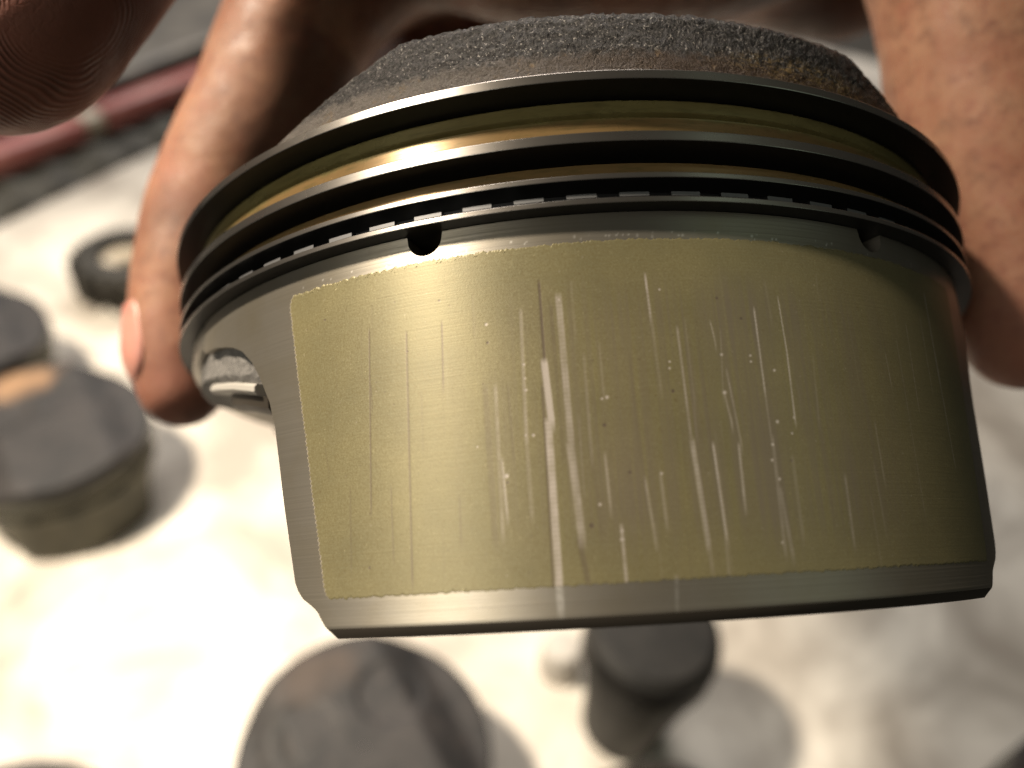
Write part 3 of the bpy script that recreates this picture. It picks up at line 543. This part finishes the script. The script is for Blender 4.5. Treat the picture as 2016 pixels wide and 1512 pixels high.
# ------------------------------------------------------------------ bench, paper, things behind
def slab(name, pts, z0, z1, mat, parent=None, bev=0.):
    pts = np.array(pts, float); n = len(pts)
    V = np.concatenate([np.c_[pts, np.full(n, z0)], np.c_[pts, np.full(n, z1)]])
    me = bpy.data.meshes.new(name); me.from_pydata((V*MM).tolist(), [], [list(range(n))[::-1], list(range(n, 2*n))]+[[i, (i+1) % n, n+(i+1) % n, n+i] for i in range(n)]); me.update()
    return obj(name, me, mat, parent)
bench = slab('bench_top', [(-1500, -700), (1500, -700), (1500, 1900), (-1500, 1900)], -30, -.6, m_bench); tag(bench, kind='structure', label='dark workbench top under the paper sheet')
e0 = on_plane(0, 450, 0)[:2]; e1 = on_plane(330, 292, 0)[:2]; ed_ = (e1-e0)/np.linalg.norm(e1-e0); nd = np.array([-ed_[1], ed_[0]])
if nd[1] < 0: nd = -nd
cn = np.array([on_plane(x, y, 0)[:2]-e0 for x, y in ((-60, 450), (-60, 1560), (2080, 1560), (2080, 500), (2080, 250))]); cu, cvv = cn@ed_, cn@nd
nu, nv = 90, 70; uu, vv_ = np.meshgrid(np.linspace(cu.min()-15, cu.max()+70, nu), np.linspace(cvv.min()-45, 0, nv), indexing='xy')
PP = e0[None, None]+uu[..., None]*ed_+vv_[..., None]*nd; fl = PP.reshape(-1, 2)
pz = .4+1.0*(1+vnoise(np.c_[fl*.012, 0*fl[:, :1]], 61))+.5*(1+vnoise(np.c_[fl*.04, 0*fl[:, :1]], 62))
pv = np.c_[fl, pz]; ncell = nu*nv
F = [grid_faces(nv, nu), grid_faces(nv, nu, False, ncell, True)]
ii_ = np.arange(ncell).reshape(nv, nu); rim = np.concatenate([ii_[0, :-1], ii_[:-1, -1], ii_[-1, :0:-1], ii_[:0:-1, 0]]); nx = np.roll(rim, -1); F.append(np.stack([nx, rim, rim+ncell, nx+ncell], 1))
pap = obj('paper_sheet', mesh('paper_sheet', np.concatenate([pv, pv-np.array([0, 0, .3])]), F, True, 50), m_paper)
tag(pap, 'large stained white paper sheet spread on the bench under the loose pistons', 'paper')
def along(u, v): return e0+ed_*u+nd*v
nu, nv = 260, 60; uu, vv_ = np.meshgrid(np.linspace(-500, 950, nu), np.linspace(6, 165, nv), indexing='xy'); PP = (e0[None, None]+uu[..., None]*ed_+vv_[..., None]*nd).reshape(-1, 2)
rc_ = PP@(ed_*.8+nd*.6); hz = 6+3.2*np.tanh(2.5*np.sin(rc_*2*np.pi/30+1.2*vnoise(np.c_[PP*.02, 0*PP[:, :1]], 66)))+1.5*vnoise(np.c_[PP*.05, 0*PP[:, :1]], 63)+2*vnoise(np.c_[PP*.12, 0*PP[:, :1]], 64); hz = np.where((np.abs(PP@nd-(e0@nd)-6) < .5), 0, hz)
mt = obj('rubber_mat', mesh('rubber_mat', np.c_[PP, hz], grid_faces(nv, nu), True), m_mat); tag(mt, 'dark mottled rubber mat lying behind the paper sheet', 'mat')
def bar(parent, name, p0, p1, w_, h_, z, mat):
    p0 = np.array(p0); p1 = np.array(p1); L = np.linalg.norm(p1-p0); t = np.linspace(0, 2*np.pi, 20, endpoint=False)
    sec = np.stack([np.sign(np.cos(t))*np.abs(np.cos(t))**.5*w_/2, np.sign(np.sin(t))*np.abs(np.sin(t))**.5*h_/2], 1); d = (p1-p0)/L; sdv = np.array([d[1], -d[0]])
    st_ = [(0, .6), (.01, .85), (.03, 1), (.97, 1), (.99, .85), (1, .6)]; V = []
    for s_, k2 in st_:
        c2 = p0+(p1-p0)*s_; V.append(np.c_[c2+sdv*(sec[:, :1]*k2), z+h_/2+sec[:, 1]*k2])
    V = np.concatenate(V); F = [grid_faces(6, 20, True), np.arange(20)[None, ::-1], (100+np.arange(20))[None]]
    return obj(name, mesh(name, V, F, True, 50), mat, parent)
rb = empty('lever_bar', Matrix.Identity(4)); tag(rb, 'red lever bar with a pale band lying along the far side of the dark mat', 'bar')
q0 = on_plane(-150, 385, 14)[:2]; q1 = on_plane(160, 262, 14)[:2]; q2 = on_plane(195, 246, 14)[:2]; q3 = on_plane(430, 152, 14)[:2]
bar(rb, 'grip', q0, q1, 26, 22, 8, m_red); bar(rb, 'collar', q1, q2, 22, 20, 9, m_pale); bar(rb, 'grip', q2, q3, 26, 22, 8, m_red)
k = N('grey_steel'); a = k.noise(.02, 4); k.set(Base_Color=k.ramp(a, (.3, (.09, .085, .08)), (.7, (.22, .20, .17))), Metallic=.3, Roughness=.5); m_gs = k.m
b0 = on_plane(-150, 330, 10)[:2]; b1 = on_plane(520, 60, 10)[:2]
tr = bar(None, 'tray_rail', b0, b1, 30, 30, 0, m_gs); tag(tr, 'dark grey rail behind the red lever bar', 'rail')
c0 = on_plane(330, 120, 0)[:2]
cl = slab('cardboard_sheet', [c0+ed_*a+nd*b for a, b in ((-420, 10), (300, -20), (300, 190), (-420, 200))], .2, 3, m_gs); tag(cl, 'grey cardboard sheet lying beyond the dark rail', 'cardboard')

k = N('dull_coating'); k.set(Base_Color=k.ramp(k.noise(.1, 3), (.3, (.04, .038, .028)), (.7, (.075, .07, .048))), Metallic=.5, Roughness=.5); m_coat2 = k.m
# loose pistons standing on the paper: one built, the rest copied
lp_src = empty('loose_piston', Matrix.Identity(4))
belt2 = lathe('loose_belt', belt_profile(False), 128); cr2 = crown_mesh('loose_crown', 160, 8, 40, .5); cr2r = crown_mesh('stained_crown', 160, 8, 40, .5)
ra = np.zeros(len(cr2.vertices), np.float32); cr2.attributes['rust'].data.foreach_get('value', ra); cr2.attributes['rust'].data.foreach_set('value', ra*.12); cr2r.materials.append(m_crown2)
sk_lo = skirt_mesh('loose_skirt', 90, 24, 6, False); cg_lo = coating_mesh('loose_coating', 60, 20, False)
obj('ring_belt', belt2, m_land2, lp_src); obj('crown', cr2, m_crown2, lp_src)
for a in (0, 1):
    s_ = obj('skirt', sk_lo, m_land2, lp_src); s_.rotation_euler = (0, 0, math.pi*a); obj('skirt_coating', cg_lo, m_coat2, s_)
    c2 = obj('collar', lathe('loose_collar', collar_prof[::-1], 20, False, 35, (62.8, 117.2)) if a == 0 else c2_me, m_alu, lp_src); c2_me = c2.data; c2.rotation_euler = (0, 0, math.pi*a)
    pb = obj('pin_bore', bore_me, m_inner, lp_src); pb.rotation_euler = (0, 0, math.pi*a)
def copy_tree(o, parent=None):
    c = o.copy(); COL.objects.link(c)
    if parent: c.parent = parent
    for ch in list(o.children): copy_tree(ch, c)
    return c
LOOSE = [((718, 1478), 35, 'carboned piston standing on the bright paper straight below the held piston'),
         ((92, 838), 39, 'piston with a brown stained crown standing on the paper just below the middle fingertip'),
         ((-95, 655), 42, 'dark piston cut by the picture edge, standing behind the brown stained one'),
         ((-40, 1790), 80, 'dark piston crown just entering the picture at its lower left corner'),
         ((1330, 1790), 20, 'dark piston crown barely touching the lower picture edge right of centre'),
         ((2262, 1672), 50, 'added dark piston standing in for the dark lower right corner of the picture')]  # made-up piston, put in to darken this corner
for i, ((px, py), rz, lab) in enumerate(LOOSE):
    o = lp_src if i == 0 else copy_tree(lp_src)
    p = on_plane(px, py, 50.5)
    o.matrix_world = Matrix.Translation(Vector((p[0], p[1], 2.6))*MM) @ Matrix.Rotation(R_(rz), 4, 'Z')
    if i == 1:
        for ch in o.children:
            if ch.name.startswith('crown'): ch.data = cr2r
    tag(o, lab, 'piston', 'loose pistons standing on the paper')
p_ = on_plane(1222, 1425, 0)
sl_ = empty('tapered_part', Matrix.Translation(Vector((p_[0], p_[1], 2.4))*MM)); tag(sl_, 'dark tapered part of unknown kind standing on the paper under the lower edge of the scratched piston', 'sleeve')  # unidentified dark part, built as a taper
k = N('black_iron'); k.set(Base_Color=k.ramp(k.noise(.1, 4), (.3, (.008, .0075, .007)), (.7, (.02, .018, .016))), Metallic=.2, Roughness=.6); m_iron = k.m
obj('body', lathe('tapered_body', [(.5, 0), (17, 0), (18, 1), (19.5, 22), (23, 46), (24, 58)], 96, False, 35), m_iron, sl_)
obj('collar', lathe('tapered_collar', [(24, 58), (25.4, 58.5), (26.4, 61), (26.6, 72), (25.4, 77), (22, 80), (.5, 80.5)], 96, False, 35), m_iron, sl_)
p_ = on_plane(1098, 1318, 0)
st_ = empty('glint_piece', Matrix.Translation(Vector((p_[0], p_[1], 2.3))*MM)); tag(st_, 'small bright metal piece added for the glint left of the dark tapered part', 'glint piece')  # made-up piece, put in to give a bright glint here
obj('barrel', lathe('glint_barrel', [(.3, 0), (9, 0), (10, 1), (10, 15), (8.6, 18.5)], 64, False, 35), m_bright, st_)
obj('end_cap', lathe('glint_cap', [(8.6, 18.5), (7.5, 19.6), (3, 20), (.3, 20)], 64, False, 35), m_bright, st_)
# toothed pulley by the finger
pu = empty('toothed_pulley', Matrix.Translation(Vector((*on_plane(262, 560, 0)[:2], 2.2))*MM)); tag(pu, 'dark toothed pulley with a pale hub lying behind the middle finger', 'pulley')
t = np.linspace(0, 2*np.pi, 240, endpoint=False); tr_ = 35+2.*np.sign(np.sin(t*20)); V = []
for r_, z_ in ((17*np.ones(240), 26), (31*np.ones(240), 26), (tr_, 22.5), (tr_, 1.5), (31*np.ones(240), 0), (17*np.ones(240), 0), (17*np.ones(240), 26)): V.append(np.stack([r_*np.cos(t), r_*np.sin(t), z_+0*t], 1))
k = N('pulley_steel'); k.set(Base_Color=k.ramp(k.noise(.2, 3), (.3, (.02, .019, .016)), (.7, (.055, .05, .042))), Metallic=.6, Roughness=.5); m_pul = k.m
obj('toothed_rim', mesh('toothed_rim', np.concatenate(V), grid_faces(7, 240, True, 0, True), True, 35), m_pul, pu)
obj('hub', lathe('hub', [(6, 0), (6, 17), (8, 19), (16.5, 19), (16.5, 0)], 64), m_pale, pu)
